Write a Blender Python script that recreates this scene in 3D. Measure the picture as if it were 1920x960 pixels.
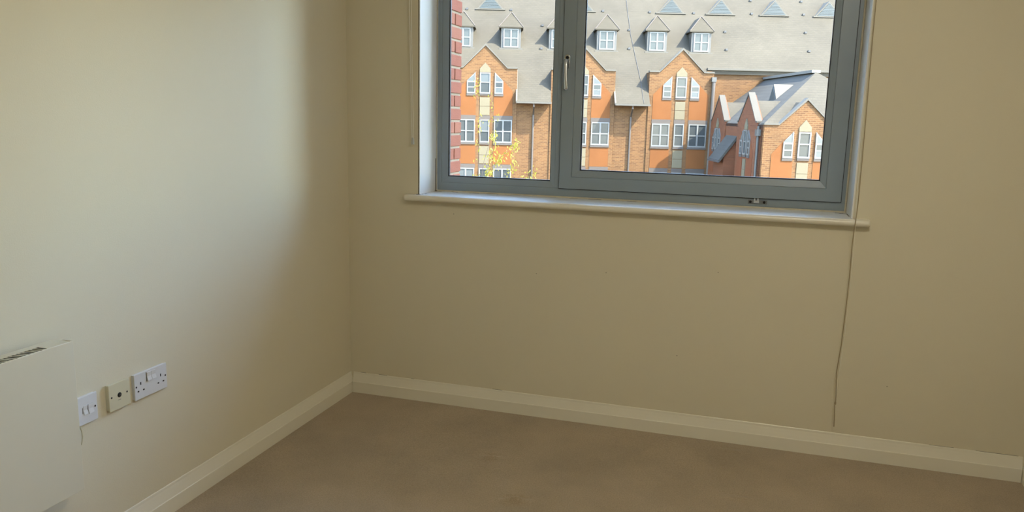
import bpy, bmesh, math, random
from mathutils import Vector, Matrix
random.seed(7)
scene = bpy.context.scene
for o in list(bpy.data.objects): bpy.data.objects.remove(o)
COL = scene.collection

# ------------------------------------------------------------------ camera
CAM = Vector((1.8557, -3.4045, 1.3939))
cR = Vector((0.95622717, 0.29173202, 0.02284774))
cU = Vector((-0.07329838, 0.1632004, 0.98386634))
cF = Vector((-0.28329656, 0.94247443, -0.17744014))
cd = bpy.data.cameras.new('camera'); cam = bpy.data.objects.new('camera', cd); COL.objects.link(cam)
cd.sensor_width = 36.0; cd.lens = 1476.98 * 36 / 1920; cd.clip_start = 0.02; cd.clip_end = 500
m = Matrix((cR, cU, -cF)).transposed().to_4x4(); m.translation = CAM; cam.matrix_world = m
scene.camera = cam

# ------------------------------------------------------------------ sky, sun, exposure
YAW = math.radians(16.7302)
FU = Vector((math.cos(YAW), math.sin(YAW), 0)); FN = Vector((-math.sin(YAW), math.cos(YAW), 0))
w = bpy.data.worlds.new('sky'); scene.world = w; w.use_nodes = True
bg = w.node_tree.nodes['Background']; bg.inputs[1].default_value = 3.1
sky = w.node_tree.nodes.new('ShaderNodeTexSky'); sky.sky_type = 'NISHITA'; sky.sun_disc = False
sky.sun_elevation = math.radians(49); sky.sun_rotation = math.radians(105.6); sky.air_density = 1.0; sky.dust_density = 0.9; sky.ozone_density = 1.0
w.node_tree.links.new(sky.outputs[0], bg.inputs[0])
sd = bpy.data.lights.new('sun', 'SUN'); sd.energy = 34.0; sd.angle = math.radians(0.8); sd.color = (1, 0.93, 0.8)
sun = bpy.data.objects.new('sun', sd); COL.objects.link(sun)
tv = (FU * -1.03 + FN * 0.65 + Vector((0, 0, -1.42))).normalized()
sun.rotation_euler = tv.to_track_quat('-Z', 'Y').to_euler(); sun.location = (20, -10, 30)
vs = scene.view_settings
vs.view_transform = 'Standard'; vs.look = 'None'; vs.gamma = 1; vs.use_curve_mapping = False; vs.exposure = 0.12
FILL = 61.0  # strength of the added ceiling fill light

# ------------------------------------------------------------------ materials
MATS = {}
def mat(name, col, rough=0.6, metal=0.0, var=0.0, vscale=8.0, bump=0.0, bscale=200.0, spec=0.5, emit=0, detail=4):
    if name in MATS: return MATS[name]
    M = bpy.data.materials.new(name); M.use_nodes = True; nt = M.node_tree; b = nt.nodes['Principled BSDF']
    b.inputs['Base Color'].default_value = (*col, 1); b.inputs['Roughness'].default_value = rough
    b.inputs['Metallic'].default_value = metal; b.inputs['Specular IOR Level'].default_value = spec
    tc = nt.nodes.new('ShaderNodeTexCoord')
    if var:
        n = nt.nodes.new('ShaderNodeTexNoise'); n.inputs['Scale'].default_value = vscale; n.inputs['Detail'].default_value = detail
        r = nt.nodes.new('ShaderNodeMix'); r.data_type = 'RGBA'
        r.inputs[6].default_value = (*[c * (1 - var) for c in col], 1); r.inputs[7].default_value = (*[min(1, c * (1 + var)) for c in col], 1)
        nt.links.new(tc.outputs['Object'], n.inputs['Vector']); nt.links.new(n.outputs['Fac'], r.inputs[0]); nt.links.new(r.outputs[2], b.inputs['Base Color'])
    if bump:
        n2 = nt.nodes.new('ShaderNodeTexNoise'); n2.inputs['Scale'].default_value = bscale; n2.inputs['Detail'].default_value = 3
        bp = nt.nodes.new('ShaderNodeBump'); bp.inputs['Strength'].default_value = bump; bp.inputs['Distance'].default_value = 0.004
        nt.links.new(tc.outputs['Object'], n2.inputs['Vector']); nt.links.new(n2.outputs['Fac'], bp.inputs['Height']); nt.links.new(bp.outputs[0], b.inputs['Normal'])
    MATS[name] = M
    return M
def brickmat(name, c1, c2, mortar, axis='x', bw=0.225, rh=0.075, ms=0.010, offset=0.5, rough=0.85, var=0.25, vs_=0.8):
    if name in MATS: return MATS[name]
    M = bpy.data.materials.new(name); M.use_nodes = True; nt = M.node_tree; b = nt.nodes['Principled BSDF']
    b.inputs['Roughness'].default_value = rough; b.inputs['Specular IOR Level'].default_value = 0.2
    tc = nt.nodes.new('ShaderNodeTexCoord'); sp = nt.nodes.new('ShaderNodeSeparateXYZ'); cb = nt.nodes.new('ShaderNodeCombineXYZ')
    nt.links.new(tc.outputs['Object'], sp.inputs[0])
    nt.links.new(sp.outputs['X' if axis == 'x' else 'Y'], cb.inputs[0]); nt.links.new(sp.outputs['Z'], cb.inputs[1])
    br = nt.nodes.new('ShaderNodeTexBrick'); br.offset = offset
    br.inputs['Scale'].default_value = 1; br.inputs['Brick Width'].default_value = bw; br.inputs['Row Height'].default_value = rh
    br.inputs['Mortar Size'].default_value = ms; br.inputs['Mortar Smooth'].default_value = 0.1
    br.inputs['Color1'].default_value = (*c1, 1); br.inputs['Color2'].default_value = (*c2, 1); br.inputs['Mortar'].default_value = (*mortar, 1)
    nt.links.new(cb.outputs[0], br.inputs['Vector'])
    n = nt.nodes.new('ShaderNodeTexNoise'); n.inputs['Scale'].default_value = vs_; n.inputs['Detail'].default_value = 5
    nt.links.new(tc.outputs['Object'], n.inputs['Vector'])
    mr = nt.nodes.new('ShaderNodeMapRange'); mr.inputs[1].default_value = .3; mr.inputs[2].default_value = .7; mr.inputs[3].default_value = 1 - var; mr.inputs[4].default_value = 1 + var
    nt.links.new(n.outputs['Fac'], mr.inputs[0])
    mx = nt.nodes.new('ShaderNodeVectorMath'); mx.operation = 'SCALE'
    nt.links.new(br.outputs['Color'], mx.inputs[0]); nt.links.new(mr.outputs[0], mx.inputs['Scale']); nt.links.new(mx.outputs[0], b.inputs['Base Color'])
    MATS[name] = M
    return M
def glassmat():
    M = bpy.data.materials.new('window_glass'); M.use_nodes = True; nt = M.node_tree
    for n in list(nt.nodes): nt.nodes.remove(n)
    out = nt.nodes.new('ShaderNodeOutputMaterial'); tr = nt.nodes.new('ShaderNodeBsdfTransparent'); gl = nt.nodes.new('ShaderNodeBsdfGlossy')
    tr.inputs[0].default_value = (0.95, 0.97, 0.96, 1); gl.inputs['Roughness'].default_value = 0.02
    fr = nt.nodes.new('ShaderNodeFresnel'); fr.inputs[0].default_value = 1.3
    mx = nt.nodes.new('ShaderNodeMixShader')
    nt.links.new(fr.outputs[0], mx.inputs[0]); nt.links.new(tr.outputs[0], mx.inputs[1]); nt.links.new(gl.outputs[0], mx.inputs[2])
    nt.links.new(mx.outputs[0], out.inputs[0])
    return M
def emitmat(name, col, s):
    M = bpy.data.materials.new(name); M.use_nodes = True; b = M.node_tree.nodes['Principled BSDF']
    b.inputs['Base Color'].default_value = (.8, .8, .8, 1); b.inputs['Emission Color'].default_value = (*col, 1); b.inputs['Emission Strength'].default_value = s
    return M

PAINT = mat('magnolia_paint', (0.76, 0.70, 0.54), 0.55, var=0.025, vscale=1.6, bump=0.10, bscale=260, spec=0.3)
CEIL = mat('ceiling_paint', (0.82, 0.79, 0.70), 0.8)
TRIM = mat('cream_gloss_paint', (0.86, 0.82, 0.69), 0.28, var=0.02, vscale=5)
WHITE = mat('white_gloss_paint', (0.89, 0.89, 0.86), 0.25, var=0.02, vscale=6)
ALU = mat('grey_powder_coat', (0.28, 0.335, 0.37), 0.36, var=0.04, vscale=12, bump=0.03, bscale=900)
BLACK = mat('black_rubber', (0.012, 0.013, 0.016), 0.5)
CHROME = mat('polished_metal', (0.60, 0.63, 0.66), 0.25, metal=1.0)
DARKMETAL = mat('dark_steel', (0.06, 0.06, 0.06), 0.4, metal=0.6)
SILL_WARM = mat('sill_warm_lit_gloss', (0.84, 0.80, 0.68), 0.3, var=.02, vscale=6)  # nose of the white gloss sill, warm room light put into its cream
SEAL = mat('old_sealant', (0.62, 0.56, 0.42), 0.7, var=0.2, vscale=40)
DIRT = mat('mould_dirt', (0.085, 0.068, 0.042), 0.9)
PLASTIC = mat('white_plastic', (0.74, 0.745, 0.76), 0.3)
IVORY = mat('ivory_plastic', (0.70, 0.655, 0.47), 0.35)
HOLE = mat('black_slot', (0.01, 0.01, 0.01), 0.8)
HEAT = mat('heater_enamel', (0.73, 0.685, 0.545), 0.35, var=0.01)
CLEAR = mat('clear_plastic', (0.6, 0.6, 0.56), 0.15)
CORDW = mat('pale_cord', (0.86, 0.83, 0.74), 0.7)
CORDB = mat('brown_cord', (0.36, 0.285, 0.165), 0.8)  # plain brown for the right-hand cord and its knot
GLASS = glassmat()

def carpetmat():
    M = bpy.data.materials.new('beige_carpet'); M.use_nodes = True; nt = M.node_tree; b = nt.nodes['Principled BSDF']
    b.inputs['Roughness'].default_value = 1.0; b.inputs['Specular IOR Level'].default_value = 0.05
    b.inputs['Sheen Weight'].default_value = 0.25; b.inputs['Sheen Roughness'].default_value = 0.6
    tc = nt.nodes.new('ShaderNodeTexCoord')
    a = nt.nodes.new('ShaderNodeTexNoise'); a.inputs['Scale'].default_value = 1.5; a.inputs['Detail'].default_value = 4
    f = nt.nodes.new('ShaderNodeTexNoise'); f.inputs['Scale'].default_value = 190; f.inputs['Detail'].default_value = 4; f.inputs['Roughness'].default_value = .7
    nt.links.new(tc.outputs['Object'], a.inputs['Vector']); nt.links.new(tc.outputs['Object'], f.inputs['Vector'])
    r1 = nt.nodes.new('ShaderNodeValToRGB'); e = r1.color_ramp.elements
    e[0].position = .25; e[0].color = (.31, .24, .15, 1); e[1].position = .75; e[1].color = (.52, .41, .285, 1)
    nt.links.new(f.outputs['Fac'], r1.inputs[0])
    a.inputs['Scale'].default_value = 2.6; a.inputs['Detail'].default_value = 7; a.inputs['Roughness'].default_value = .62
    mr = nt.nodes.new('ShaderNodeMapRange'); mr.inputs[1].default_value = .3; mr.inputs[2].default_value = .7; mr.inputs[3].default_value = .87; mr.inputs[4].default_value = 1.15
    nt.links.new(a.outputs['Fac'], mr.inputs[0])
    mx = nt.nodes.new('ShaderNodeVectorMath'); mx.operation = 'SCALE'
    nt.links.new(r1.outputs[0], mx.inputs[0]); nt.links.new(mr.outputs[0], mx.inputs['Scale']); nt.links.new(mx.outputs[0], b.inputs['Base Color'])
    bp = nt.nodes.new('ShaderNodeBump'); bp.inputs['Strength'].default_value = .6; bp.inputs['Distance'].default_value = .006
    nt.links.new(f.outputs['Fac'], bp.inputs['Height']); nt.links.new(bp.outputs[0], b.inputs['Normal'])
    return M
CARPET = carpetmat()

# ------------------------------------------------------------------ mesh helpers
class MB:
    def __init__(s): s.v = []; s.f = []
    def add(s, v, f):
        n = len(s.v); s.v += [tuple(p) for p in v]; s.f += [tuple(i + n for i in q) for q in f]; return s
    def box(s, a, b):
        x0, x1 = sorted((a[0], b[0])); y0, y1 = sorted((a[1], b[1])); z0, z1 = sorted((a[2], b[2]))
        return s.add([(x0,y0,z0),(x1,y0,z0),(x1,y1,z0),(x0,y1,z0),(x0,y0,z1),(x1,y0,z1),(x1,y1,z1),(x0,y1,z1)],
                     [(0,3,2,1),(4,5,6,7),(0,1,5,4),(1,2,6,5),(2,3,7,6),(3,0,4,7)])
    def prism(s, poly, vec):
        n = len(poly); vec = Vector(vec); P = [Vector(p) for p in poly]
        v = P + [p + vec for p in P]
        f = [tuple(range(n))[::-1], tuple(range(n, 2 * n))] + [(i, (i + 1) % n, (i + 1) % n + n, i + n) for i in range(n)]
        return s.add(v, f)
    def loft(s, rings, closed=True, caps=True):
        n = len(rings[0]); v = [p for r in rings for p in r]; f = []
        for k in range(len(rings) - 1):
            for i in range(n if closed else n - 1):
                j = (i + 1) % n; f.append((k*n+i, k*n+j, (k+1)*n+j, (k+1)*n+i))
        if caps: f += [tuple(range(n))[::-1], tuple(range((len(rings)-1)*n, len(rings)*n))]
        return s.add(v, f)
    def tube(s, pts, r, n=8):
        P = [Vector(p) for p in pts]; R = r if isinstance(r, (list, tuple)) else [r] * len(P); rings = []
        for i, p in enumerate(P):
            t = (P[min(i+1, len(P)-1)] - P[max(i-1, 0)]).normalized()
            a = t.cross(Vector((0, 0, 1)) if abs(t.z) < .9 else Vector((1, 0, 0))).normalized(); b = t.cross(a)
            rings.append([p + (a * math.cos(2*math.pi*k/n) + b * math.sin(2*math.pi*k/n)) * R[i] for k in range(n)])
        return s.loft(rings)
    def cyl(s, c, axis, r, h, n=20):
        c = Vector(c); ax = Vector(axis).normalized(); return s.tube([c, c + ax * h], r, n)
    def frame(s, x0, x1, z0, z1, wl, wr, wb, wt, y0, y1, taper=None):
        """picture-frame of four mitred members; taper = y of the front at the inner edge"""
        yi = y0 if taper is None else taper
        o = [(x0, z0), (x1, z0), (x1, z1), (x0, z1)]; i = [(x0+wl, z0+wb), (x1-wr, z0+wb), (x1-wr, z1-wt), (x0+wl, z1-wt)]
        rings = [[(p[0], y1, p[1]) for p in o], [(p[0], y0, p[1]) for p in o], [(p[0], yi, p[1]) for p in i], [(p[0], y1, p[1]) for p in i]]
        v = [p for r in rings for p in r]; f = []
        for k in range(4):
            for q in range(4):
                j = (q + 1) % 4; k2 = (k + 1) % 4; f.append((k*4+q, k*4+j, k2*4+j, k2*4+q))
        return s.add(v, f)
def link(name, me, parent=None):
    o = bpy.data.objects.new(name, me); COL.objects.link(o)
    if parent is not None: o.parent = parent
    return o
def obj(name, mb, material, parent=None, origin=None, bevel=0, seg=2, smooth=False, label=None, kind=None):
    """mesh given in its parent's local space (or world); origin moves the object's own origin"""
    og = Vector(origin) if origin is not None else Vector((0, 0, 0))
    me = bpy.data.meshes.new(name); me.from_pydata([tuple(Vector(p) - og) for p in mb.v], [], mb.f)
    bm = bmesh.new(); bm.from_mesh(me); bmesh.ops.recalc_face_normals(bm, faces=bm.faces)
    if bevel:
        es = [e for e in bm.edges if len(e.link_faces) == 2 and e.calc_face_angle(0) > 0.5]
        bmesh.ops.bevel(bm, geom=es, offset=bevel, segments=seg, profile=.5, affect='EDGES', clamp_overlap=True)
    bm.to_mesh(me); bm.free()
    if smooth:
        for p in me.polygons: p.use_smooth = True
    me.materials.append(material); o = link(name, me, parent); o.location = og
    if label: o['label'] = label
    if kind: o['kind'] = kind
    return o
def thing(name, loc, label=None, cat=None, group=None, rotz=0, kind=None):
    o = bpy.data.objects.new(name, None); COL.objects.link(o); o.location = loc; o.rotation_euler = (0, 0, rotz); o.empty_display_size = .1
    if label: o['label'] = label
    if cat: o['category'] = cat
    if group: o['group'] = group
    if kind: o['kind'] = kind
    return o
def sub(mb, loc):
    L = Vector(loc); mb.v = [tuple(Vector(p) - L) for p in mb.v]; return mb
def structure(o, label=None):
    o['kind'] = 'structure'
    if label: o['label'] = label
    return o

# ================================================================== ROOM SHELL
W = 2.984; YB = -4.3; H = 2.42
XL, XR, ZS, ZT = 0.373, 2.251, 1.012, 2.16        # window opening
TH = 0.34                                          # outer wall thickness
fx0, fx1, fy0, fy1 = -0.15, W + 0.15, -1.6, TH
b = MB().box((-0.15, YB - .15, -0.12), (W + .15, TH, -0.03))
g = MB(); NX, NY = 280, 280
def hump(x, y):
    z = 0.0018 * math.sin(3.1 * x + 1.3 * y) * math.sin(2.3 * y - x)
    for cx_, cy_, ln, wd, h, a in ((1.115, -.833, .042, .019, .022, .25), (.914, -.509, .030, .018, .012, .2), (1.908, -.53, .05, .018, .005, .1), (1.867, -.10, .04, .016, .004, .1)):
        dx, dy = x - cx_, y - cy_; u_ = dx * math.cos(a) + dy * math.sin(a); v_ = -dx * math.sin(a) + dy * math.cos(a)
        z += h * math.exp(-(u_ / ln) ** 2 - (v_ / wd) ** 2) - .7 * h * math.exp(-(u_ / ln) ** 2 - ((v_ - 1.7 * wd) / (.6 * wd)) ** 2)
    e = min(x, -y, W - x); return z * max(0, min(1, e / .05))
ys = [YB + (0 - YB) * (k / NY) ** .55 for k in range(NY + 1)]
for yy in ys:
    for i in range(NX + 1):
        xx = W * i / NX; g.v.append((xx, yy, hump(xx, yy)))
for k in range(NY):
    for i in range(NX):
        q = k * (NX + 1) + i; g.f.append((q, q + 1, q + NX + 2, q + NX + 1))
fl = obj('floor', g, CARPET, smooth=True); structure(fl, 'beige brown cut pile carpet covering the floor')
obj('floor_slab', b, CEIL, fl)
structure(obj('ceiling', MB().box((-.15, YB - .15, H), (W + .15, TH, H + .15)), CEIL), 'plain white ceiling')
structure(obj('wall_left', MB().box((-.15, YB - .15, -.12), (0, 0, H)), PAINT), 'cream painted wall with panel heater and sockets')
structure(obj('wall_right', MB().box((W, YB - .15, -.12), (W + .15, 0, H)), PAINT), 'cream painted wall at right edge')
structure(obj('wall_rear', MB().box((0, YB - .15, -.12), (W, YB, H)), PAINT), 'cream painted wall behind the viewer')
wb = MB()
wb.box((-.15, 0, -.12), (XL - .006, TH, H)).box((XR + .006, 0, -.12), (W + .15, TH, H)).box((XL - .006, 0, -.12), (XR + .006, TH, ZS - .03)).box((XL - .006, 0, ZT + .006), (XR + .006, TH, H))
wallb = structure(obj('wall_back', wb, PAINT), 'cream painted wall around and beneath the window')

# skirting boards: flat lower face, sloping moulded upper face, rounded top
PROF = [(0, 0), (.016, 0), (.016, .0535), (.0155, .0560), (.0140, .0570), (.0125, .0620), (.0080, .0780), (.0042, .0930), (.0036, .0985), (.0030, .1015), (.0020, .1029), (0, .1029)]
def skirting(name, p0, p1, inward, label):
    p0, p1, n = Vector(p0), Vector(p1), Vector(inward)
    rings = [[p + n * d + Vector((0, 0, z)) for d, z in PROF] for p in (p0, p1)]
    return structure(obj(name, MB().loft(rings), TRIM), label)
skirting('baseboard_left', (0, YB, 0), (0, -.0005, 0), (1, 0, 0), 'cream gloss skirting board along the heater wall')
skirting('baseboard_back', (.0178, 0, 0), (W - .018, 0, 0), (0, -1, 0), 'cream gloss skirting board beneath the window')
skirting('baseboard_right', (W, YB, 0), (W, -.0005, 0), (-1, 0, 0), 'cream gloss skirting board at right edge')
for i, (xa, xb) in enumerate(((.055, .085), (.155, .20), (.33, .345), (.75, .80), (2.63, 2.72), (2.80, 2.95))):
    o = obj('caulk_gap', MB().box((xa, -.0012, .1024), (xb, 0, .1038)), DIRT, wallb)
for (x, z) in ((.545, .93), (1.27, .71), (1.60, .365), (2.45, .33), (.95, .68), (1.75, .75)):
    obj('paint_speck', MB().cyl((x, -.0004, z), (0, 1, 0), .0018, .0006, 8), DIRT, wallb)

# ================================================================== WINDOW
win = thing('window_1', (XL, 0, ZS), 'grey aluminium window with one fixed and one opening light', kind='structure')
def wobj(name, mb, material, parent=None, **k):
    base = Vector((XL, 0, ZS))
    return obj(name, sub(mb, base), material, parent or win, **k)
D0 = 0.198
FX0, FX1, FZ0, FZ1 = 0.382, 2.245, 1.019, 2.150
MX0, MX1 = 0.972, 1.012
fr = MB().frame(FX0, FX1, FZ0, FZ1, .021, .040, .0385, .04, D0, .268).box((MX0, D0, FZ0 + .0385), (MX1 + .03, .268, FZ1 - .04))
wobj('window_frame', fr, ALU, bevel=.0012, seg=1)
# fixed light: bead, gasket, pane
bead = MB().frame(.4035, .9715, 1.058, FZ1 - .041, .030, .022, .028, .03, D0 + .002, D0 + .030, D0 + .006)
wobj('glazing_bead', bead, ALU)
wobj('gasket', MB().frame(.4335, .9495, 1.086, FZ1 - .071, .0050, .0035, .0050, .0050, D0 + .0125, D0 + .026), BLACK)
wobj('pane', MB().box((.4345, D0 + .014, 1.087), (.9485, D0 + .020, FZ1 - .072)), GLASS)
# opening sash, standing proud of the frame
SX0, SX1, SZ0, SZ1 = 0.9965, 2.2255, 1.0565, 2.125
sash = wobj('sash', MB().frame(SX0, SX1, SZ0, SZ1, .0585, .0635, .0555, .06, D0 - .012, D0 + .04), ALU, bevel=.0012, seg=1)
sb = MB().frame(SX0 + .0595, SX1 - .0645, SZ0 + .0565, SZ1 - .061, .034, .024, .029, .03, D0 - .008, D0 + .02, D0 - .001)
wobj('glazing_bead', sb, ALU, sash)
gx0, gx1, gz0, gz1 = SX0 + .0935, SX1 - .0885, SZ0 + .0855, SZ1 - .091
wobj('gasket', MB().frame(gx0, gx1, gz0, gz1, .0050, .004, .005, .005, D0 + .0075, D0 + .0185), BLACK, sash)
wobj('pane', MB().box((gx0 + .001, D0 + .0105, gz0 + .001), (gx1 - .001, D0 + .0165, gz1 - .001)), GLASS, sash)
wobj('gasket', MB().frame(SX0 - .003, SX1 + .003, SZ0 - .003, SZ1 + .003, .006, .006, .006, .006, D0 - .003, D0 + .001), BLACK, sash)
# handle: rose, spindle neck, cranked lever hanging down
hd = MB(); hx, hz, hy = 1.0185, 1.632, D0 - .012
rose = [(hx + .0135 * math.cos(a) , hy, hz + .020 * (1 if math.sin(a) > 0 else -1) + .0135 * math.sin(a)) for a in [2 * math.pi * k / 24 for k in range(24)]]
hd.prism(rose, (0, -.006, 0))
handle = wobj('handle', hd, CHROME, sash, bevel=.0015, label='polished metal window handle')
lv = MB()
def ring(cx, cy, cz, wx, wy):
    return [(cx + wx * math.cos(a), cy + wy * math.sin(a), cz) for a in [2 * math.pi * k / 12 for k in range(12)]]
lv.loft([ring(hx, hy - .030, hz + .012, .006, .004), ring(hx, hy - .031, hz + .006, .0105, .0085), ring(hx, hy - .032, hz - .018, .0100, .0085), ring(hx + .001, hy - .036, hz - .045, .0085, .0065),
         ring(hx + .003, hy - .038, hz - .085, .0090, .0060), ring(hx + .005, hy - .038, hz - .118, .0098, .0058), ring(hx + .0055, hy - .037, hz - .127, .0085, .0045)])
lv.cyl((hx, hy - .004, hz), (0, -1, 0), .009, .026, 16)
wobj('lever', lv, CHROME, sash, smooth=True, label='polished metal lever hanging down')
wobj('keyhole', MB().cyl((hx, hy - .0058, hz + .019), (0, -1, 0), .0075, .0012, 16), HOLE, sash)
# restrictor catch on the bottom of the frame
ct = wobj('catch', MB().box((1.848, D0 - .004, 1.031), (1.928, D0, 1.047)), mat('grey_catch', (.19, .20, .20), .35), bevel=.0015)
for x in (1.859, 1.917): wobj('screw', MB().cyl((x, D0 - .004, 1.039), (0, -1, 0), .0058, .0022, 14), HOLE, ct)
wobj('latch', MB().box((1.872, D0 - .009, 1.034), (1.896, D0 - .003, 1.046)).box((1.874, D0 - .010, 1.046), (1.880, D0 - .005, 1.055)).box((1.887, D0 - .010, 1.046), (1.893, D0 - .005, 1.055)), CHROME, ct, bevel=.001)
# painted reveal linings and board
for nm, a, c in (('reveal_lining', (XL - .006, .0005, ZS - .002), (XL, .30, ZT)), ('reveal_lining', (XR, .0005, ZS - .002), (XR + .006, .30, ZT)), ('reveal_lining', (XL - .006, .0005, ZT), (XR + .006, .30, ZT + .006))):
    wobj(nm, MB().box(a, c), WHITE)
sl = MB(); nose = [(-.0295 - .014 * math.sin(math.pi * k / 14), .998 - .014 * math.cos(math.pi * k / 14)) for k in range(15)]
prof = [(.0, .984)] + nose + [(0, ZS)]
sl.loft([[(x, y * q_, .998 + (z - .998) * q_) for y, z in prof] for x, q_ in ((.3055, .72), (.3072, .86), (.3110, .96), (.316, 1), (2.310, 1), (2.315, .96), (2.3188, .86), (2.3205, .72))])
wobj('sill_nose', sl, SILL_WARM, smooth=False)  # same sill as the board, split so each carries its own light tone
sl = MB().box((XL - .004, -.031, ZS - .004), (XR + .004, -.0002, ZS + .0007)).box((XL - .005, -.0005, .984), (XR + .005, .30, ZS + .0007))
wobj('window_sill', sl, WHITE, label='white gloss painted window board with rounded nose')
sea = MB().tube([(FX0 - .004, D0 - .001, ZS + .002), (FX1 + .001, D0 - .001, ZS + .002)], .0052, 8)
wobj('sealant', sea, SEAL); wobj('sealant', MB().tube([(FX1 + .002, D0 - .001, ZS), (FX1 + .002, D0 - .001, ZT)], .004, 8), SEAL)
wobj('sealant', MB().tube([(FX0 - .005, D0 - .001, ZS), (FX0 - .005, D0 - .001, ZT)], .0032, 8), SEAL)
wobj('mould_stain', MB().box((XL, D0 - .007, ZS), (XL + .0025, D0 - .002, ZS + .16)), DIRT); wobj('mould_stain', MB().box((XL + .001, D0 - .016, ZS), (XL + .010, D0 - .004, ZS + .0035)), DIRT)
for xa, xb, ya, yb in ((.395, .413, .172, .176), (.462, .478, .181, .187), (.482, .495, .180, .183), (.555, .605, .176, .181), (.64, .70, .187, .190), (.356, .378, -.004, .001), (.377, .384, .010, .016), (.386, .390, .03, .05), (2.205, 2.238, .168, .172), (2.22, 2.247, .150, .156), (2.2475, 2.2508, .06, .15), (1.05, 1.09, .187, .190), (1.14, 1.2, .187, .190), (1.32, 1.36, .187, .190)):
    wobj('mould_stain', MB().box((xa, ya, ZS - .0002), (xb, yb, ZS + .0013)), DIRT)
wobj('reveal_gap', MB().box((XL - .0075, -.0008, ZS), (XL - .0045, .0006, ZT)), DIRT)

# ================================================================== CORDS
bl = thing('blind_pull_cord', (.333, -.02, 1.246), 'pale looped blind cord with clear plastic weight left of window', 'cord')
L0 = (.333, -.02, 1.246)
def cobj(n, mb, m_, par, L, **k): return obj(n, sub(mb, L), m_, par, **k)
path = [(.3305, 2.40), (.3325, 2.1), (.3335, 1.886), (.337, 1.70), (.341, 1.50), (.3445, 1.35), (.3455, 1.262)]
for dx in (-.0042, .0042):
    cobj('strand', MB().tube([(x + dx * (1 if z > 1.3 else .6), -.02, z) for x, z in path],   .0017, 6), CORDW, bl, L0)
wt = MB().loft([[(x + .3465, y - .02, z) for x, y in ((-a, -a), (a, -a), (a, a), (-a, a))] for a, z in ((.0035, 1.276), (.0045, 1.268), (.0062, 1.250), (.0066, 1.245))])
cobj('cord_weight', wt, CLEAR, bl, L0, bevel=.0008)
cobj('headrail_clip', MB().box((.318, -.03, 2.395), (.35, 0, 2.42)), PLASTIC, bl, L0)
L1 = (2.25, -.05, .147)
bc = thing('hanging_cord', L1, 'thin brown cord hanging over right end of the sill', 'cord')
c1 = [(x_ + .017, z_) for x_, z_ in ((2.245, 2.40), (2.243, 2.0), (2.2395, 1.852), (2.2405, 1.70), (2.2445, 1.45), (2.247, 1.25), (2.248, 1.077), (2.246, 1.012), (2.242, .925), (2.2435, .80), (2.243, .683), (2.241, .60), (2.239, .502), (2.2335, .42), (2.231, .375), (2.2335, .34), (2.238, .29), (2.2395, .255), (2.2375, .24), (2.24, .20), (2.242, .147))]
cobj('strand', MB().tube([(x, -.048, z) for x, z in c1], .0019, 6), CORDB, bc, L1)
c2 = [(x_ + .017, z_) for x_, z_ in ((2.237, 2.40), (2.2325, 1.852), (2.236, 1.5), (2.242, 1.077), (2.249, .925), (2.250, .75), (2.2475, .55), (2.243, .42), (2.239, .35), (2.240, .29), (2.2415, .245))]
cobj('strand', MB().tube([(x, -.047, z) for x, z in c2],   .0012, 6), TRIM, bc, L1)
cobj('knot', MB().tube([(2.2555, -.048, .254), (2.2555, -.048, .244)], .0035, 8), CORDB, bc, L1)
cobj('headrail_clip', MB().box((2.235, -.06, 2.395), (2.28, 0, 2.42)), PLASTIC, bc, L1)

# ================================================================== HEATER AND PLATES
HL = (0.0, -2.10, .3028)
ht = thing('panel_heater', HL, 'cream enamelled electric panel heater fixed low on left wall', 'heater')
hy1, hz0, hz1, hxf = -1.734, .3028, .7457, .085; hy0 = -2.46
def hobj(n, mb, m_, par=None, **k): return obj(n, sub(mb, HL), m_, par or ht, **k)
hobj('body', MB().box((.018, hy0 + .006, hz0 + .006), (.055, hy1 - .006, hz1 - .046)), HEAT, bevel=.003)
fp = MB().box((.079, hy0, hz0), (hxf, hy1, hz1)).box((.050, hy1 - .004, hz0), (.080, hy1, hz1)).box((.050, hy0, hz0), (.080, hy0 + .004, hz1)).box((.050, hy0, hz0), (.080, hy1, hz0 + .004))
hobj('front_panel', fp, HEAT, bevel=.0015)
gr = hobj('top_grille', MB().box((.018, hy0 + .004, hz1 - .0030), (.044, hy1 - .004, hz1 - .0015)).box((.0785, hy0 + .004, hz1 - .0030), (.080, hy1 - .004, hz1 - .0015)).box((.044, -1.8115, hz1 - .0030), (.0785, hy1 - .004, hz1 - .0015)).box((.018, hy0 + .004, hz1 - .03), (.020, hy1 - .004, hz1 - .010)), HEAT)
hobj('grille_void', MB().box((.0205, hy0 + .006, hz1 - .045), (.078, hy1 - .006, hz1 - .040)).box((.0205, hy0 + .006, hz1 - .045), (.022, hy1 - .006, hz1 - .0035)).box((.0775, hy0 + .006, hz1 - .045), (.0788, hy1 - .006, hz1 - .0035)), HOLE)
for k in range(52):
    y = -1.8235 - k * .01235
    hobj('slat', MB().prism([(.043, y - .0030, hz1 - .0030), (.043, y + .0008, hz1 - .0030), (.0790, y + .0060, hz1 - .0030), (.0790, y + .0022, hz1 - .0030)], (0, 0, .0015)), HEAT, gr)
for y in (-1.95, -2.25): hobj('wall_bracket', MB().box((0, y - .02, .36), (.02, y + .02, .70)), DARKMETAL)

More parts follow.
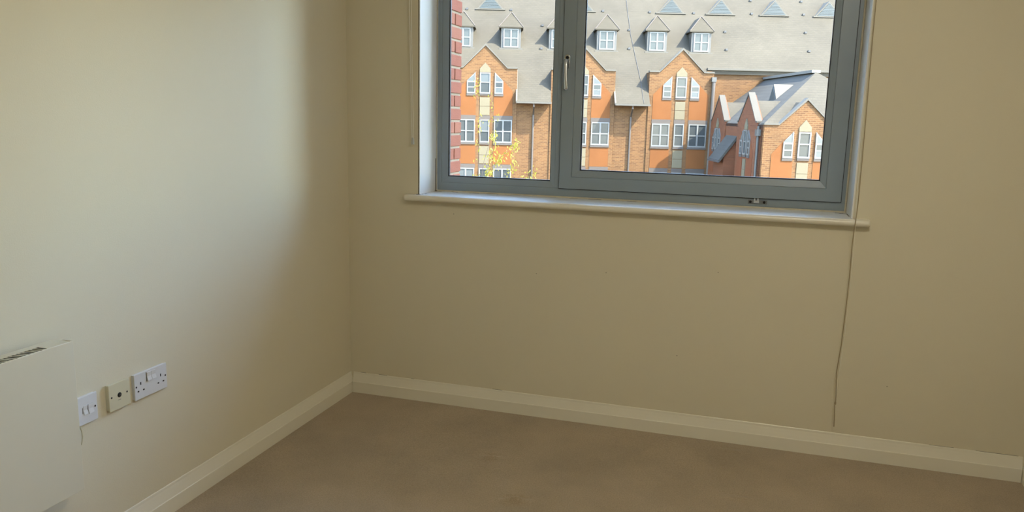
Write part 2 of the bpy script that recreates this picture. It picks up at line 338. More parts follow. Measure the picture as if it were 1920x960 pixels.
T = .014
def plate_thing(name, y0, wd, z0, label, cat, material, depth=T):
    L = (0, y0 + wd / 2, z0); t = thing(name, L, label, cat)
    fn = lambda n, mb, m_, par=None, **k: obj(n, sub(mb, L), m_, par or t, **k)
    fn('back_box', MB().box((0, y0 + .002, z0 + .002), (depth - .005, y0 + wd - .002, z0 + .084)), material, bevel=.001)
    fn('plate', MB().box((depth - .0055, y0, z0), (depth, y0 + wd, z0 + .086)), material, bevel=.0014, seg=2)
    return t, fn
def rocker(fn, yc, zc, wy, hz_, x0, material, par=None):
    x0 -= .0005; z0, z1 = zc - hz_ / 2, zc + hz_ / 2
    poly = [(x0, yc - wy / 2, z0), (x0, yc - wy / 2, z1), (x0 + .0042, yc - wy / 2, z1), (x0 + .0030, yc - wy / 2, zc), (x0 + .0070, yc - wy / 2, z0)]
    return fn('rocker', MB().prism(poly, (0, wy, 0)), material, par, bevel=.0005, seg=1)
def screws(fn, ys_, z, x):
    for y in ys_: fn('screw', MB().cyl((x - .0004, y, z), (1, 0, 0), .0031, .0009, 12), DARKMETAL)
# double socket
ys0, zs0 = -1.4456, .4566
t, fn = plate_thing('double_socket', ys0, .146, zs0, 'white double wall socket with two switches, nearest the window', 'socket', PLASTIC)
for yy in (-1.3825, -1.3628): rocker(fn, yy, .5225, .0185, .028, T, PLASTIC)
fn('rocker_gap', MB().box((T - .0003, -1.3945, .507), (T + .0005, -1.3925, .538)), HOLE)
for yc in (-1.419, -1.329):
    fn('earth_slot', MB().box((T - .0004, yc - .002, .5035), (T + .0004, yc + .002, .5125)), HOLE)
    for s in (-1, 1): fn('pin_slot', MB().box((T - .0004, yc + s * .0118 - .0034, .4818), (T + .0004, yc + s * .0118 + .0034, .4862)), HOLE)
screws(fn, (-1.4385, -1.307), .5005, T)
# aerial outlet
ya0, za0 = -1.5535, .4575
t, fn = plate_thing('aerial_outlet', ya0, .086, za0, 'ivory television aerial outlet plate between switch and double socket', 'outlet', IVORY, depth=.016)
fn('coaxial_ring', MB().cyl((.0156, -1.5118, .502), (1, 0, 0), .0078, .0012, 20), HOLE)
fn('coaxial_sleeve', MB().cyl((.0160, -1.5118, .502), (1, 0, 0), .0052, .0022, 16), DARKMETAL); fn('coaxial_pin', MB().cyl((.0180, -1.5118, .502), (1, 0, 0), .0016, .0012, 10), CHROME)
fn('printed_mark', MB().box((.0157, -1.519, .4862), (.0163, -1.507, .4873)), DARKMETAL)
screws(fn, (-1.5437, -1.4805), .502, .016)
# fused switch
yw0, zw0 = -1.6833, .4564
t, fn = plate_thing('fused_switch', yw0, .086, zw0, 'white fused switch plate beside the panel heater', 'switch', PLASTIC)
rocker(fn, -1.6245, .4995, .0185, .029, T, PLASTIC); rocker(fn, -1.6425, .4995, .015, .027, T - .002, PLASTIC)
fn('rocker_gap', MB().box((T - .0003, -1.6352, .486), (T + .0012, -1.6340, .510)), HOLE)
fn('fuse_slot', MB().box((T - .0003, -1.6538, .4905), (T + .0005, -1.6522, .5085)), HOLE)
screws(fn, (-1.6062, -1.675), .4995, T)
fn('flex', MB().tube([(.007, -1.662, .462), (.007, -1.6595, .452), (.008, -1.6555, .437), (.008, -1.654, .420), (.007, -1.656, .405), (.005, -1.6585, .394)], [.0024, .0024, .0023, .0022, .0020, .0012], 8), IVORY)

# ================================================================== CEILING FILL (added out of view to lift the room's base light)
LP = (2.2, -2.05, H)
fill = thing('ceiling_fill', LP, 'added unseen round white ceiling lamp above the carpet', 'fill')
def lob(n, mb, m_, **k): return obj(n, sub(mb, LP), m_, fill, **k)
lob('base', MB().cyl((LP[0], LP[1], H - .02), (0, 0, 1), .17, .02, 32), WHITE)
dm = MB().loft([[(LP[0] + r * math.cos(a), LP[1] + r * math.sin(a), H - .02 - dz) for a in [2 * math.pi * k / 28 for k in range(28)]] for r, dz in ((.155, 0), (.15, .03), (.125, .06), (.08, .078), (.02, .085))])
lob('diffuser', dm, emitmat('warm_fill', (1.0, .925, .77), FILL), smooth=True)

# ================================================================== OUTSIDE: own wall pier
BRK1 = mat('red_brick', (.150, .050, .027), .85, var=.18, vscale=30, bump=.4, bscale=150, spec=.2)
BRK2 = mat('red_brick_pale', (.165, .062, .034), .85, var=.18, vscale=30, bump=.4, bscale=150, spec=.2)
MORT = mat('mortar', (.19, .15, .105), .95, var=.12, vscale=60, bump=.4, bscale=220, spec=.1)
PX, PY0, PY1 = 0.20, TH, 1.0
pier = thing('wall_pier', (PX - .1, .6, -8), 'red brick pier outside the window at left', kind='structure')
PL = Vector((PX - .1, .6, -8))
obj('mortar_core', sub(MB().box((PX - .21, TH, -8), (PX - .006, PY1 - .006, 7)), PL), MORT, pier)
OUTB = brickmat('outer_brick', (.11, .047, .031), (.125, .058, .038), (.15, .115, .08))
obj('outer_wall', sub(MB().box((-6, TH - .02, -8), (XL + .0, TH, 7)).box((XR, TH - .02, -8), (9, TH, 7)).box((XL, TH - .02, -8), (XR, TH, ZS - .1)).box((XL, TH - .02, ZT), (XR, TH, 7)), PL), OUTB, pier)
meshes = {}
def brick(x1, y0, y1, z0, material):
    key = (round(y1 - y0, 3), material.name)
    if key not in meshes:
        me = bpy.data.meshes.new('brick'); bm = bmesh.new(); bmesh.ops.create_cube(bm, size=1)
        bmesh.ops.scale(bm, vec=(.1025, y1 - y0, .0625), verts=bm.verts)
        bmesh.ops.bevel(bm, geom=list(bm.edges), offset=.003, segments=1, affect='EDGES')
        bm.to_mesh(me); bm.free(); me.materials.append(material); meshes[key] = me
    o = link('brick', meshes[key], pier); o.location = Vector((x1 - .05125, (y0 + y1) / 2, z0 + .0325)) - PL
    o.rotation_euler = (random.uniform(-.006, .006), random.uniform(-.006, .006), 0)
for k in range(30):
    z0 = .448 + k * .0753; mm = lambda: random.choice((BRK1, BRK1, BRK2)); dx = random.uniform(-.0015, .0015)
    if k % 2 == 0:
        brick(PX + dx, PY1 - .215, PY1, z0, mm()); brick(PX + dx, PY1 - .440, PY1 - .225, z0, mm()); brick(PX + dx, PY1 - .655, PY1 - .45, z0, mm())
    else:
        brick(PX + dx, PY1 - .1025, PY1, z0, mm()); brick(PX + dx, PY1 - .3275, PY1 - .1125, z0, mm()); brick(PX + dx, PY1 - .5525, PY1 - .3375, z0, mm()); brick(PX + dx, PY1 - .655, PY1 - .5625, z0, mm())

structure(obj('ground', MB().box((-90, -40, -8.3), (90, 130, -8)), mat('asphalt', (.07, .066, .06), .95, var=.2, vscale=.6)), 'grey asphalt far below the window')

# ================================================================== OUTSIDE: building across the street
DM = 47.0
BLOC = Vector((CAM.x, CAM.y, 0)) + FN * DM; BLOC.z = -8.0
EXT = 0.157                                                  # darkens all exterior colours to offset the bright sky that lights the room
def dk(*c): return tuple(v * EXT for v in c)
ZO = CAM.z + 8.0                                            # local z of the eye level
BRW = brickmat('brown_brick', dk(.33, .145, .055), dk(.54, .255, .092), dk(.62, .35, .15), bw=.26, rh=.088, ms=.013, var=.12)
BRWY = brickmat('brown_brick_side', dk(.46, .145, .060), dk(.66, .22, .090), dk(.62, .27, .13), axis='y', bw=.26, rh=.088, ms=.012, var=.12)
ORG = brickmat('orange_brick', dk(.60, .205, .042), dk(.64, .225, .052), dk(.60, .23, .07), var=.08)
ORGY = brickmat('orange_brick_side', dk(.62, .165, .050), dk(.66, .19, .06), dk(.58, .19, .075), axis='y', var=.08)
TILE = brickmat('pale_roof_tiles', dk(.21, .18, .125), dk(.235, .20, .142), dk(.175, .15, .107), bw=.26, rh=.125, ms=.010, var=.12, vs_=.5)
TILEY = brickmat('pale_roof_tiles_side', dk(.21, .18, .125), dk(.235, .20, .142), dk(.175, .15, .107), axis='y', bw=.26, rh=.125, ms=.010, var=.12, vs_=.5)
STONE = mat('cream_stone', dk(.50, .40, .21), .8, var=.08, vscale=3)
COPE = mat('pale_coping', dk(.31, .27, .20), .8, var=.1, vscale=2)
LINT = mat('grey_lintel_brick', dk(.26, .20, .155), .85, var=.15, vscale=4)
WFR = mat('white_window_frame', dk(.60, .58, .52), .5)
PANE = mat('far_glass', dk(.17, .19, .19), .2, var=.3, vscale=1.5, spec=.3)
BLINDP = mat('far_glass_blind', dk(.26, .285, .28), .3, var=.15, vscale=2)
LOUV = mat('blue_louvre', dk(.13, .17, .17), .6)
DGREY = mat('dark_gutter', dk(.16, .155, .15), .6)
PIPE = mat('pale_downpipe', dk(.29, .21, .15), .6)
COPEW = mat('darker_coping', dk(.20, .17, .12), .85, var=.15, vscale=2)  # darker tone than the other copings, for the side gables
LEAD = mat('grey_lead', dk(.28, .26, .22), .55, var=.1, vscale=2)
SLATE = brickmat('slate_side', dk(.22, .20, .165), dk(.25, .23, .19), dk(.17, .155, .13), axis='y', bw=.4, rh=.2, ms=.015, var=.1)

class Face:
    """a wall plane of a building: a along the wall, z up, o outwards from it (root-local coordinates)"""
    def __init__(s, root, org, side=False): s.root = root; s.org = org; s.side = side
    def P(s, a, z, o=0):
        return (s.org - o, a, z + ZO) if s.side else (a, s.org - o, z + ZO)
    def box(s, mb, a0, a1, z0, z1, o0, o1): return mb.box(s.P(a0, z0, o0), s.P(a1, z1, o1))
    def prism(s, mb, poly, o0, o1):
        A = Vector(s.P(0, 0, o0)); B = Vector(s.P(0, 0, o1)); return mb.prism([s.P(a, z, o0) for a, z in poly], B - A)
def window_rect(F, a0, a1, z0, z1, cols=2, rows=2, blind=0.0, split=None):
    fw = .065; mb = MB()
    F.box(mb, a0, a1, z1 - fw, z1, 0, .06); F.box(mb, a0, a1, z0, z0 + fw * 1.3, 0, .07)
    F.box(mb, a0, a0 + fw, z0 + fw * 1.3, z1 - fw, 0, .06); F.box(mb, a1 - fw, a1, z0 + fw * 1.3, z1 - fw, 0, .06)
    zs_ = [z0 + fw * 1.3, (z0 + z1) / 2 if split is None else split, z1 - fw]; w_ = a1 - a0
    if rows == 2: F.box(mb, a0 + fw, a1 - fw, zs_[1] - .03, zs_[1] + .03, 0, .055)
    else: zs_ = [zs_[0], zs_[2]]
    if cols == 2: F.box(mb, (a0 + a1) / 2 - .045, (a0 + a1) / 2 + .045, zs_[0], zs_[-1], 0, .062)
    og = F.P((a0 + a1) / 2, z0, 0)
    wn = obj('window', mb, WFR, F.root, origin=og)
    as_ = [a0 + fw, a1 - fw] if cols == 1 else [a0 + fw, (a0 + a1) / 2 - .045, (a0 + a1) / 2 + .045, a1 - fw]
    for r in range(len(zs_) - 1):
        for c_ in range(cols):
            pm = MB(); F.box(pm, as_[c_ * 2], as_[c_ * 2 + 1], zs_[r] + (.03 if r else 0), zs_[r + 1] - (.03 if r < len(zs_) - 2 else 0), .002, .02)
            obj('pane', sub(pm, og), BLINDP if (r == len(zs_) - 2 and blind > .5) or blind > .9 else PANE, wn)
    return wn
def window_slant(F, ain, aout, z0, zin, zout, blind=0):
    """narrow light with a raking top: tall on the inner side"""
    s = 1 if aout > ain else -1; fw = .06 * s; mb = MB(); og = F.P((ain + aout) / 2, z0, 0)
    F.prism(mb, [(ain, z0), (aout, z0), (aout, zout), (ain, zin)], 0, .03)
    F.box(mb, ain, ain + fw, z0, zin - .07, .03, .06); F.box(mb, aout - fw, aout, z0, zout, .03, .06); F.box(mb, ain, aout, z0, z0 + .08, .03, .065)
    F.box(mb, ain + fw, aout - fw, zout - .10, zout - .02, .03, .06); F.box(mb, ain + fw, aout - fw, (z0 + zout) / 2 - .03, (z0 + zout) / 2 + .03, .03, .055)
    wn = obj('window', mb, WFR, F.root, origin=og); zm = (z0 + zout) / 2; k = (zin - zout) / (ain - aout)
    pm = MB(); F.prism(pm, [(ain + fw, zout - .02), (aout - fw, zout - .02), (aout - fw, zout + k * -fw - .01), (ain + fw, zout + k * (ain + fw - aout) - .09)], .03, .045); obj('pane', sub(pm, og), BLINDP, wn)
    for q0, q1, mt in ((z0 + .08, zm - .03, BLINDP if blind else PANE), (zm + .03, zout - .10, PANE)):
        pm = MB(); F.box(pm, ain + fw, aout - fw, q0, q1, .03, .045); obj('pane', sub(pm, og), mt, wn)

def gable_details(F, c, zg, part, panel_mat, rows=2, k=1.0, drop=0.0, seed=0, full=True):
    """the pattern each gable repeats: pointed stone head, three lancets, stone strip, orange panels, lower windows. zg = z of shoulders"""
    rd = random.Random(seed); z = lambda v: v - 2.62 + zg
    mb = MB(); F.prism(mb, [(c - .31 * k, z(2.36)), (c + .31 * k, z(2.36)), (c + .31 * k, z(2.56)), (c, z(2.90)), (c - .31 * k, z(2.56))], 0, .04); obj('stone_head', mb, STONE, part)
    window_rect(F, c - .31 * k, c + .31 * k, z(1.13), z(2.34), 1, 2, blind=rd.choice((0, .7, 1)), split=z(1.78))
    for s in (-1, 1):
        window_slant(F, c + s * .56 * k, c + s * 1.06 * k, z(1.13), z(2.36), z(1.86), blind=rd.random() > .6)
        mb = MB(); F.box(mb, c + s * .54 * k, c + s * 1.08 * k, z(1.0), z(1.13), 0, .05); obj('sill', mb, LINT, part)
        mb = MB(); F.prism(mb, [(c + s * .52 * k, z(-.12)), (c + s * 1.62 * k, z(-.12)), (c + s * 1.62 * k, z(1.30)), (c + s * 1.06 * k, z(1.90)), (c + s * .52 * k, z(1.90))], 0, .015); obj('panel', mb, panel_mat, part)
    mb = MB(); F.box(mb, c - .31 * k, c + .31 * k, z(1.02), z(1.13), 0, .05); obj('sill', mb, LINT, part)
    for zz in (.42, -.10):
        mb = MB(); F.box(mb, c - .29 * k, c + .29 * k, z(zz), z(zz + .50), 0, .03); obj('stone_panel', mb, STONE, part)
    if not full: return
    for n_ in range(rows):
        zt = -.36 - n_ * 2.85
        for a0, a1, cols in ((-1.60, -.56, 2), (-.29, .29, 1), (.56, 1.62, 2)):
            window_rect(F, c + a0 * k, c + a1 * k, z(zt - 1.34), z(zt), cols, 2, blind=rd.choice((0, 0, .7)))
            mb = MB(); F.box(mb, c + (a0 - .03) * k, c + (a1 + .03) * k, z(zt), z(zt + .24), 0, .02); obj('lintel', mb, LINT, part)
            mb = MB(); F.box(mb, c + (a0 - .03) * k, c + (a1 + .03) * k, z(zt - 1.46), z(zt - 1.34), 0, .06); obj('sill', mb, LINT, part)
        for s in (-1, 1):
            mb = MB(); F.box(mb, c + s * .52 * k, c + s * 1.62 * k, z(zt - 2.60), z(zt - 1.48), 0, .015); obj('panel', mb, panel_mat, part)
        for zz in (-2.05, -2.57):
            mb = MB(); F.box(mb, c - .29 * k, c + .29 * k, z(zt + zz), z(zt + zz + .50), 0, .03); obj('stone_panel', mb, STONE, part)

bld = thing('brick_building', BLOC, 'gabled brick building with pale tiled roof and projecting wing, seen through window', 'building', rotz=YAW)
bld.location = BLOC
FB = Face(bld, 0.0)
ZW = 1.37                                                   # roof height on the wall plane, 45 degree pitch
U0, U1 = -24.0, 58.0
BAYS = [-13.22, -7.51, -1.80, 3.92, 9.64]
# walls
mb = MB().box((U0, .06, 0), (11.4, .5, ZO + ZW)); mb.box((11.4, 1.64, 0), (U1, 2.2, ZO + 2.98)); mb.box((U0, .5, 0), (U0 + .4, 25, ZO + ZW)); mb.box((U1 - .4, 2.2, 0), (U1, 25, ZO + ZW)); mb.box((11.1, .06, 0), (11.4, 1.7, ZO + 2.7))
obj('wall', mb, BRW, bld)
# main roof slab
KR = 13.0
def slope(k): return ZO + ZW + k
mb = MB().prism([(U0 - .3, .05, slope(.05)), (U0 - .3, KR, slope(KR)), (U0 - .3, 2 * KR, slope(0)), (U0 - .3, 2 * KR, slope(0) - .2), (U0 - .3, KR, slope(KR) - .25), (U0 - .3, .05, slope(.05) - .25)], (11.4 - U0 + .3, 0, 0))
mb.prism([(11.4, 1.50, slope(1.5)), (11.4, KR, slope(KR)), (11.4, 2 * KR, slope(0)), (11.4, 2 * KR, slope(0) - .2), (11.4, KR, slope(KR) - .25), (11.4, 1.50, slope(1.5) - .25)], (U1 + .3 - 11.4, 0, 0))
roof = obj('roof', mb, TILE, bld)
obj('eave_gutter', MB().box((11.45, 1.40, ZO + 2.86), (U1, 1.60, ZO + 2.98)), COPE, roof)
# roof between the gables running down to a low gutter
for a0, a1 in ((-11.35, -9.38), (-5.64, -3.67), (.07, 2.05), (5.79, 7.77)):
    er = obj('eave_roof', MB().prism([(a0, -.65, slope(-.65)), (a0, .05, slope(.05)), (a0, .05, slope(.05) - .2), (a0, -.60, slope(-.65) - .08)], (a1 - a0, 0, 0)), TILE, bld)
    obj('gutter', MB().box((a0 - .03, -.77, slope(-.65) - .10), (a1 + .03, -.65, slope(-.65) + .0)), COPE, er)
    obj('soffit', MB().box((a0, -.62, slope(-.65) - .09), (a1, .06, slope(-.65) - .05)), DGREY, er)
    obj('verge', MB().prism([(a0 - .06, -.66, slope(-.65) + .05), (a0 - .06, 1.2, slope(1.2) + .05), (a0 - .06, 1.2, slope(1.2) - .06), (a0 - .06, -.66, slope(-.65) - .06)], (.09, 0, 0)), COPE, er)
    am = (a0 + a1) / 2
    obj('downpipe', MB().tube([(am, -.70, slope(-.65) - .06), (am, -.68, slope(-.65) - .25), (am, -.02, slope(-.65) - .75), (am, -.02, 0.0)], .055, 8), PIPE, bld)
# gabled bays
for i, c_ in enumerate(BAYS):
    hw, hs_, za, zs_ = 1.87, 1.27, 3.86, 2.58
    pf = [(c_ - hw, -9), (c_ + hw, -9), (c_ + hw, zs_), (c_ + hs_, zs_), (c_, za), (c_ - hs_, zs_), (c_ - hw, zs_)]
    mb = MB(); FB.prism(mb, pf, 0, -.35)
    mb.box((c_ - hw, .35, 0), (c_ - hw + .3, 1.3, ZO + zs_)); mb.box((c_ + hw - .3, .35, 0), (c_ + hw, 1.3, ZO + zs_))
    bay = obj('gable_bay', mb, BRW, bld, origin=(c_, 0, 0)); bay_off = Vector((c_, 0, 0))
    # coping and small roof behind the gable
    t_ = .09
    cop = [(c_ - hw - .02, zs_), (c_ - hs_ - .03, zs_), (c_, za), (c_ + hs_ + .03, zs_), (c_ + hw + .02, zs_), (c_ + hw + .02, zs_ + t_), (c_ + hs_, zs_ + t_), (c_, za + t_ * 1.4), (c_ - hs_, zs_ + t_), (c_ - hw - .02, zs_ + t_)]
    mb = MB(); FB.prism(mb, cop, .06, -.40); obj('coping', sub(mb, bay_off), COPE, bay)
    mb = MB(); FB.prism(mb, [(c_ - hw + .1, zs_ - .1), (c_ - hs_, zs_ - .05), (c_, za - .12), (c_ + hs_, zs_ - .05), (c_ + hw - .1, zs_ - .1), (c_ + hw - .1, zs_ - .3), (c_ - hw + .1, zs_ - .3)], -.35, -2.7); obj('bay_roof', sub(mb, bay_off), TILE, bay)
    Fb = Face(bld, 0.0)
    # details of a bay hang under it, its windows directly under the building
    before = set(bpy.data.objects)
    gable_details(Fb, c_, 2.62, bay, ORG, seed=11 + i)
    for o in set(bpy.data.objects) - before:
        if o.parent == bay: o.location = Vector(o.location) - bay_off
# plain right-hand range: pairs of windows on the recessed wall
Fr = Face(bld, 1.64); rr = random.Random(3)
for c_ in [21.2 + 3.4 * k for k in range(9)]:
    for zt in (1.9, -.95, -3.8):
        window_rect(Fr, c_ - .55, c_ + .55, zt - 1.34, zt, 2, 2, blind=rr.choice((0, 0, .7)))
        mb = MB(); Fr.box(mb, c_ - .6, c_ + .6, zt, zt + .22, 0, .03); Fr.box(mb, c_ - .6, c_ + .6, zt - 1.46, zt - 1.34, 0, .06); obj('lintel', mb, LINT, bld)
# dormers
for c_ in (-9.13, -6.21, -3.29, -.37, 2.55, 5.47, 8.53, 11.22):
    zb, k0 = 3.96, 2.59; hw = .60; zt = 5.20; og = (c_, k0, ZO + zb)
    mb = MB().prism([(c_ - hw, k0, ZO + zb - .15), (c_ - hw, k0, ZO + zt), (c_ - hw, k0 + 1.45, ZO + zt), (c_ - hw, k0 + .1, ZO + zb - .15)], (2 * hw, 0, 0))
    dr = obj('dormer', mb, LEAD, bld, origin=og)
    e = .74; ze = ZO + zt; zp = ZO + zt + .90
    mb = MB().add([(c_ - e, k0 - .14, ze), (c_ + e, k0 - .14, ze), (c_ + e, k0 + 1.4, ze), (c_ - e, k0 + 1.4, ze), (c_, k0 + .36, zp), (c_, k0 + 2.20, zp), (c_ - e, k0 - .14, ze - .06), (c_ + e, k0 - .14, ze - .06), (c_ + e, k0 + 1.4, ze - .06), (c_ - e, k0 + 1.4, ze - .06)],
                  [(0, 1, 4), (1, 2, 5, 4), (3, 0, 4, 5), (2, 3, 5), (0, 6, 7, 1), (1, 7, 8, 2), (2, 8, 9, 3), (3, 9, 6, 0), (6, 9, 8, 7)])
    obj('dormer_roof', sub(mb, og), TILE, dr)
    obj('hip_cap', sub(MB().tube([(c_ - e, k0 - .14, ze), (c_, k0 + .36, zp + .02)], .03, 6).tube([(c_ + e, k0 - .14, ze), (c_, k0 + .36, zp + .02)], .03, 6), og), LINT, dr)
    obj('dormer_apron', sub(MB().box((c_ - .72, k0 - .10, ZO + zb - .12), (c_ + .72, k0 + .05, ZO + zb - .02)), og), COPE, dr)
    Fd = Face(bld, k0)
    window_rect(Fd, c_ - .46, c_ + .46, zb + .02, zt - .10, 2, 2, blind=0)
# louvred gablets high on the roof
for c_ in (-7.5, -1.74, 4.02, 9.75, 12.90, 16.32, 19.76, 23.1, 26.5, 29.9, 33.3, 36.7, 40.1, 43.5, 46.9):
    k0 = 5.15; zb = ZO + ZW + k0; hw = .80; hh = .90; og = (c_, k0, zb)
    mb = MB().add([(c_ - hw - .08, k0 - .06, zb), (c_ + hw + .08, k0 - .06, zb), (c_, k0 - .06, zb + hh + .08), (c_, k0 + hh + .1, zb + hh + .08), (c_ - hw - .08, k0 + .1, zb), (c_ + hw + .08, k0 + .1, zb)], [(0, 1, 2), (0, 2, 3, 4), (1, 5, 3, 2), (0, 4, 5, 1), (4, 3, 5)])
    gb = obj('gablet', mb, COPE, bld, origin=og)
    lm = MB(); n_ = 9
    for j in range(n_):
        za_, zb_ = j / n_, (j + .8) / n_
        lm.prism([(c_ - (hw - .1) * (1 - za_), k0 - .062, zb + .06 + za_ * (hh - .1)), (c_ + (hw - .1) * (1 - za_), k0 - .062, zb + .06 + za_ * (hh - .1)), (c_ + (hw - .1) * (1 - zb_), k0 - .062, zb + .06 + zb_ * (hh - .1)), (c_ - (hw - .1) * (1 - zb_), k0 - .062, zb + .06 + zb_ * (hh - .1))], (0, -.05, 0))
    obj('louvre', sub(lm, og), LOUV, gb)
    obj('louvre_back', sub(MB().prism([(c_ - hw + .1, k0 - .061, zb + .05), (c_ + hw - .1, k0 - .061, zb + .05), (c_, k0 - .061, zb + hh - .06)], (0, -.012, 0)), og), LOUV, gb)
    obj('flashing', sub(MB().box((c_ - hw - .16, k0 - .12, zb - .03), (c_ + hw + .16, k0 + .02, zb + .04)), og), COPE, gb)
# tile vents on the roof and the lightning conductor
for (uf, zf) in ((-2.9, 5.85), (-.37, 5.84), (1.45, 5.02), (1.42, 3.73), (5.0, 6.6), (4.9, 5.9), (7.58, 5.9), (10.1, 5.9), (6.45, 4.88), (6.5, 3.84), (13.3, 6.65), (16.2, 6.66), (13.42, 5.93), (16.4, 5.95), (11.97, 4.9), (12.12, 3.9), (16.6, 4.95), (16.9, 3.92)):
    k0 = (zf - ZW) / (1 - zf / 47.0); u_ = uf * (47 + k0) / 47
    obj('roof_vent', MB().box((u_ - .07, k0 - .08, slope(k0) - .02), (u_ + .07, k0 + .05, slope(k0) + .10)), DGREY, bld, origin=(u_, k0, slope(k0)))
cv = [(7.42, -.62, slope(-.62) + .02), (7.36, .8, slope(.8) + .03), (7.2, 2.2, slope(2.2) + .03), (7.05, 3.6, slope(3.6) + .03), (7.0, 5.5, slope(5.5) + .03), (6.95, 12.8, slope(12.8) + .03)]
obj('lightning_conductor', MB().tube(cv, .013, 6), DGREY, bld)
pp = obj('downpipe', MB().tube([(11.50, -.10, ZO + 2.35), (11.47, -.10, 0)], .10, 10), PIPE, bld)
obj('hopper', MB().box((11.36, -.22, ZO + 2.1), (11.62, .02, ZO + 2.36)), LEAD, pp)

# ---- wing standing forward at the right
WD = 37.0 - DM                                              # local y of its front
wing = bld                                                  # one continuous building
UW, UE, ZE = 11.50, 18.7, -.22
mb = MB().box((UW, WD, 0), (UE, WD + .35, ZO + ZE)); mb.box((UE - .35, WD, 0), (UE, 1.6, ZO + ZE)); obj('front_wall', mb, BRW, wing)
obj('side_wall', MB().box((UW, WD + .01, 0), (UW + .35, 1.6, ZO + ZE)), BRWY, wing)
RU, RZ, RN = 15.05, 2.42, 40.6 - DM
def zo(v): return ZO + v
mb = MB().prism([(UW, WD + .1, zo(ZE)), (UW, 1.6, zo(ZE)), (RU, 1.6, zo(RZ)), (RU, RN, zo(RZ))], (0, 0, -.15)); wr = obj('slate_roof', mb, SLATE, wing)
mb = MB().prism([(UW, WD + .1, zo(ZE)), (RU, RN, zo(RZ)), (UE, WD + .1, zo(ZE))], (0, 0, -.15)); obj('front_roof', mb, TILE, wing)
mb = MB().prism([(UE, WD + .1, zo(ZE)), (RU, RN, zo(RZ)), (RU, 1.6, zo(RZ)), (UE, 1.6, zo(ZE))], (0, 0, -.15)); obj('rear_roof', mb, SLATE, wing)
obj('ridge_flashing', MB().box((RU - .22, RN, zo(RZ) - .04), (RU + .22, 1.6, zo(RZ) + .10)), WFR, wr)
# front gable
FW = Face(wing, WD); c_ = 13.44; za = .93
mb = MB(); FW.prism(mb, [(c_ - 1.9, -9), (c_ + 1.9, -9), (c_ + 1.9, ZE), (c_ + 1.2, ZE), (c_, za), (c_ - 1.2, ZE), (c_ - 1.9, ZE)], .02, -.33)
fg = obj('front_gable', mb, BRW, wing)
mb = MB(); FW.prism(mb, [(c_ - 1.93, ZE), (c_ - 1.22, ZE), (c_, za), (c_ + 1.22, ZE), (c_ + 1.93, ZE), (c_ + 1.93, ZE + .08), (c_ + 1.2, ZE + .08), (c_, za + .11), (c_ - 1.2, ZE + .08), (c_ - 1.93, ZE + .08)], .08, -.4); obj('coping', mb, COPE, fg)
mb = MB(); FW.prism(mb, [(c_ - 1.2, ZE - .08), (c_ + 1.2, ZE - .08), (c_, za - .08)], -.33, -1.75); obj('gable_roof', mb, TILEY, fg)
gable_details(Face(wing, WD - .02), c_, ZE - .02, fg, ORG, rows=1, k=.92, seed=31)
# two side gables
for j, (gc, gh) in enumerate(((39.5 - DM, 1.5), (45.15 - DM, 1.45))):
    FS = Face(wing, UW, side=True); za = 1.20
    mb = MB(); FS.prism(mb, [(gc - gh - .15, -9), (gc + gh + .15, -9), (gc + gh + .15, ZE + .08), (gc + gh, ZE + .08), (gc, za), (gc - gh, ZE + .08), (gc - gh - .15, ZE + .08)], .05, -.30)
    sg = obj('side_gable', mb, BRWY, wing)
    mb = MB(); FS.prism(mb, [(gc - gh - .2, ZE + .08), (gc - gh, ZE + .08), (gc, za), (gc + gh, ZE + .08), (gc + gh + .2, ZE + .08), (gc + gh + .2, ZE + .16), (gc + gh - .02, ZE + .16), (gc, za + .12), (gc - gh + .02, ZE + .16), (gc - gh - .2, ZE + .16)], .08, -.24); obj('coping', mb, COPEW, sg)
    mb = MB(); FS.prism(mb, [(gc - gh, ZE), (gc + gh, ZE), (gc, .92)], -.30, -2.0); obj('gable_roof', mb, TILE, sg)
    gable_details(Face(wing, UW - .05, side=True), gc, ZE - .02, sg, ORGY, k=.80, seed=41 + j, full=False)
# gablet on the slate slope
gu, gd, gz = 13.20, 41.3 - DM, .78
mb = MB().add([(gu, gd - .72, zo(gz)), (gu, gd + .72, zo(gz)), (gu, gd, zo(gz + 1.02)), (gu + 1.35, gd, zo(gz + 1.02)), (gu + .1, gd - .72, zo(gz)), (gu + .1, gd + .72, zo(gz))], [(0, 1, 2), (0, 2, 3, 4), (1, 5, 3, 2), (0, 4, 5, 1), (4, 3, 5)])
sgb = obj('gablet', mb, COPE, wing)
obj('louvre', MB().prism([(gu - .01, gd - .62, zo(gz + .04)), (gu - .01, gd + .62, zo(gz + .04)), (gu - .01, gd, zo(gz + .92))], (-.03, 0, 0)), LOUV, sgb)
# lean-to porch between the side gables
l0, l1 = 41.25 - DM, 43.4 - DM
mb = MB().prism([(UW + .1, l0, zo(-.72)), (10.62, l0, zo(-2.12)), (10.68, l0, zo(-2.22)), (UW + .1, l0, zo(-.92))], (0, l1 - l0, 0)); lt = obj('porch_roof', mb, SLATE, wing)
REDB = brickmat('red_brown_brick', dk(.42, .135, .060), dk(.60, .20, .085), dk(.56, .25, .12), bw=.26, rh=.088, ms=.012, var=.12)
obj('porch_wall', MB().prism([(UW, l0 + .1, zo(-.95)), (UW, l0 + .1, 0), (10.9, l0 + .1, 0), (10.9, l0 + .1, zo(-1.95))], (0, l1 - l0 - .2, 0)), REDB, wing)
obj('porch_gutter', MB().box((10.56, l0, zo(-2.24)), (10.66, l1, zo(-2.14))), DGREY, lt)
obj('downpipe', MB().tube([(UW - .09, WD + .45, zo(-.30)), (UW - .09, WD + .45, 0)], .06, 8), LEAD, wing)
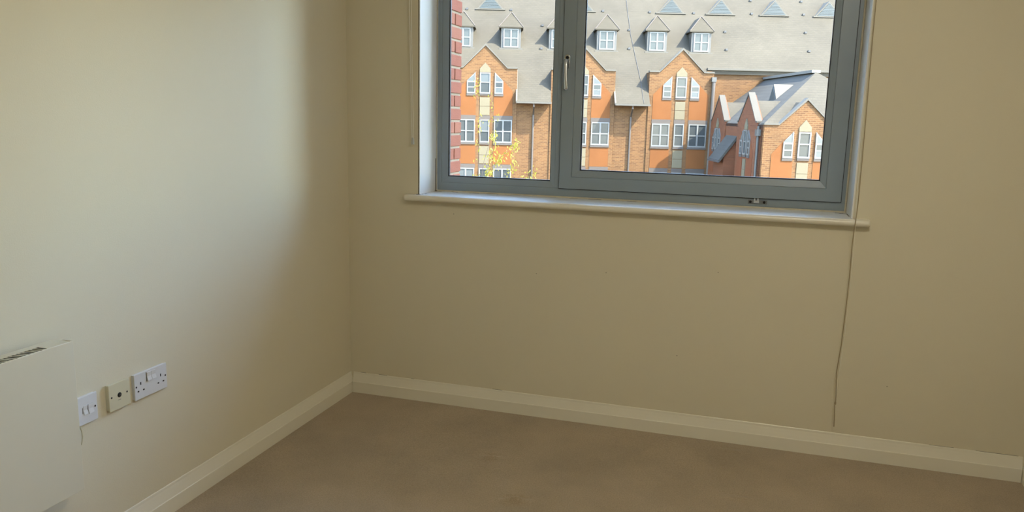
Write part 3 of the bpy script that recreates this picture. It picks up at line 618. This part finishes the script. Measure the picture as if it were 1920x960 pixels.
obj('hopper', MB().box((UW - .2, WD + .3, zo(-.75)), (UW, WD + .6, zo(-.45))), LEAD, wing)

# ================================================================== OUTSIDE: tree between the buildings
TD = 14.0
TL = Vector((CAM.x, CAM.y, 0)) + FN * TD + FU * -.4; TL.z = -8
tree = thing('young_tree', TL, 'slender tree with sparse yellow green leaves outside left pane', 'tree', rotz=YAW)
TZ = CAM.z + 8
BARK = mat('thin_bark', (.045, .032, .02), .9); LEAF = mat('yellow_green_leaf', (.155, .125, .010), .6, var=.3, vscale=9)
tr_ = random.Random(5)
ln_ = LEAF.node_tree; lb = ln_.nodes['Principled BSDF']; tl = ln_.nodes.new('ShaderNodeBsdfTranslucent'); tl.inputs[0].default_value = (.26, .24, .02, 1)
lx = ln_.nodes.new('ShaderNodeMixShader'); lx.inputs[0].default_value = .5; lo = [n for n in ln_.nodes if n.type == 'OUTPUT_MATERIAL'][0]
ln_.links.new(lb.outputs[0], lx.inputs[1]); ln_.links.new(tl.outputs[0], lx.inputs[2]); ln_.links.new(lx.outputs[0], lo.inputs[0])
obj('trunk', MB().tube([(.3, 0, 0), (.25, .1, 3), (.1, 0, 5.4), (-.1, 0, TZ - 2.2), (-.2, .05, TZ - 1.5)], [.10, .08, .05, .022, .010], 8), BARK, tree)
twigs = [[(-.2, .05, -1.5), (-.05, 0, -1.0), (.12, 0, -.80), (.34, .05, -.60), (.46, .1, -.50)],
         [(-.1, 0, -2.2), (.35, -.1, -1.5), (.62, -.1, -1.15), (.78, -.1, -.95)],
         [(-.2, .05, -1.5), (-.25, .1, -.8), (-.2, .1, -.2), (-.28, .1, .3), (-.33, .1, .62)],
         [(-.2, .05, -1.5), (-.15, 0, -.9), (.0, 0, -.35), (.02, 0, .1), (-.02, 0, .35)],
         [(-.2, .05, -1.5), (-.05, .1, -.9), (.05, .1, -.55), (.05, .1, -.30)],
         [(-.1, 0, -2.2), (.1, .1, -1.4), (.30, .1, -1.05), (.42, .1, -.80)]]
lm = MB()
def leaf(p, L_):
    d = Vector((tr_.uniform(-.5, .5), tr_.uniform(-.6, .6), tr_.uniform(-1, -.15))).normalized(); s_ = d.cross(Vector((tr_.uniform(-1, 1), 1, tr_.uniform(-.4, .4)))).normalized() * L_ * .17
    p = Vector(p); nrm = d.cross(s_).normalized() * L_ * .06
    lm.add([p, p + d * L_ * .5 + s_ + nrm, p + d * L_, p + d * L_ * .5 - s_ + nrm, p + d * L_ * .5], [(0, 1, 4), (1, 2, 4), (2, 3, 4), (3, 0, 4)])
for q, tw in enumerate(twigs):
    P = [(a, b_, TZ + z_) for a, b_, z_ in tw]
    obj('branch', MB().tube(P, [.0055 - .004 * i / (len(P) - 1) for i in range(len(P))], 6), BARK, tree)
    for i in range(1, len(P)):
        for _ in range(6 if q in (2, 3) else 16):
            f_ = tr_.random(); a, c0 = Vector(P[i - 1]), Vector(P[i]); p = a.lerp(c0, f_) + Vector((tr_.gauss(0, .03), tr_.gauss(0, .04), tr_.gauss(0, .03)))
            if p.z < TZ - 1.1: continue
            for __ in range(tr_.randint(1, 4)): leaf(p + Vector((tr_.gauss(0, .025), tr_.gauss(0, .03), tr_.gauss(0, .035))), tr_.uniform(.035, .075))
obj('leaves', lm, LEAF, tree, kind='stuff')
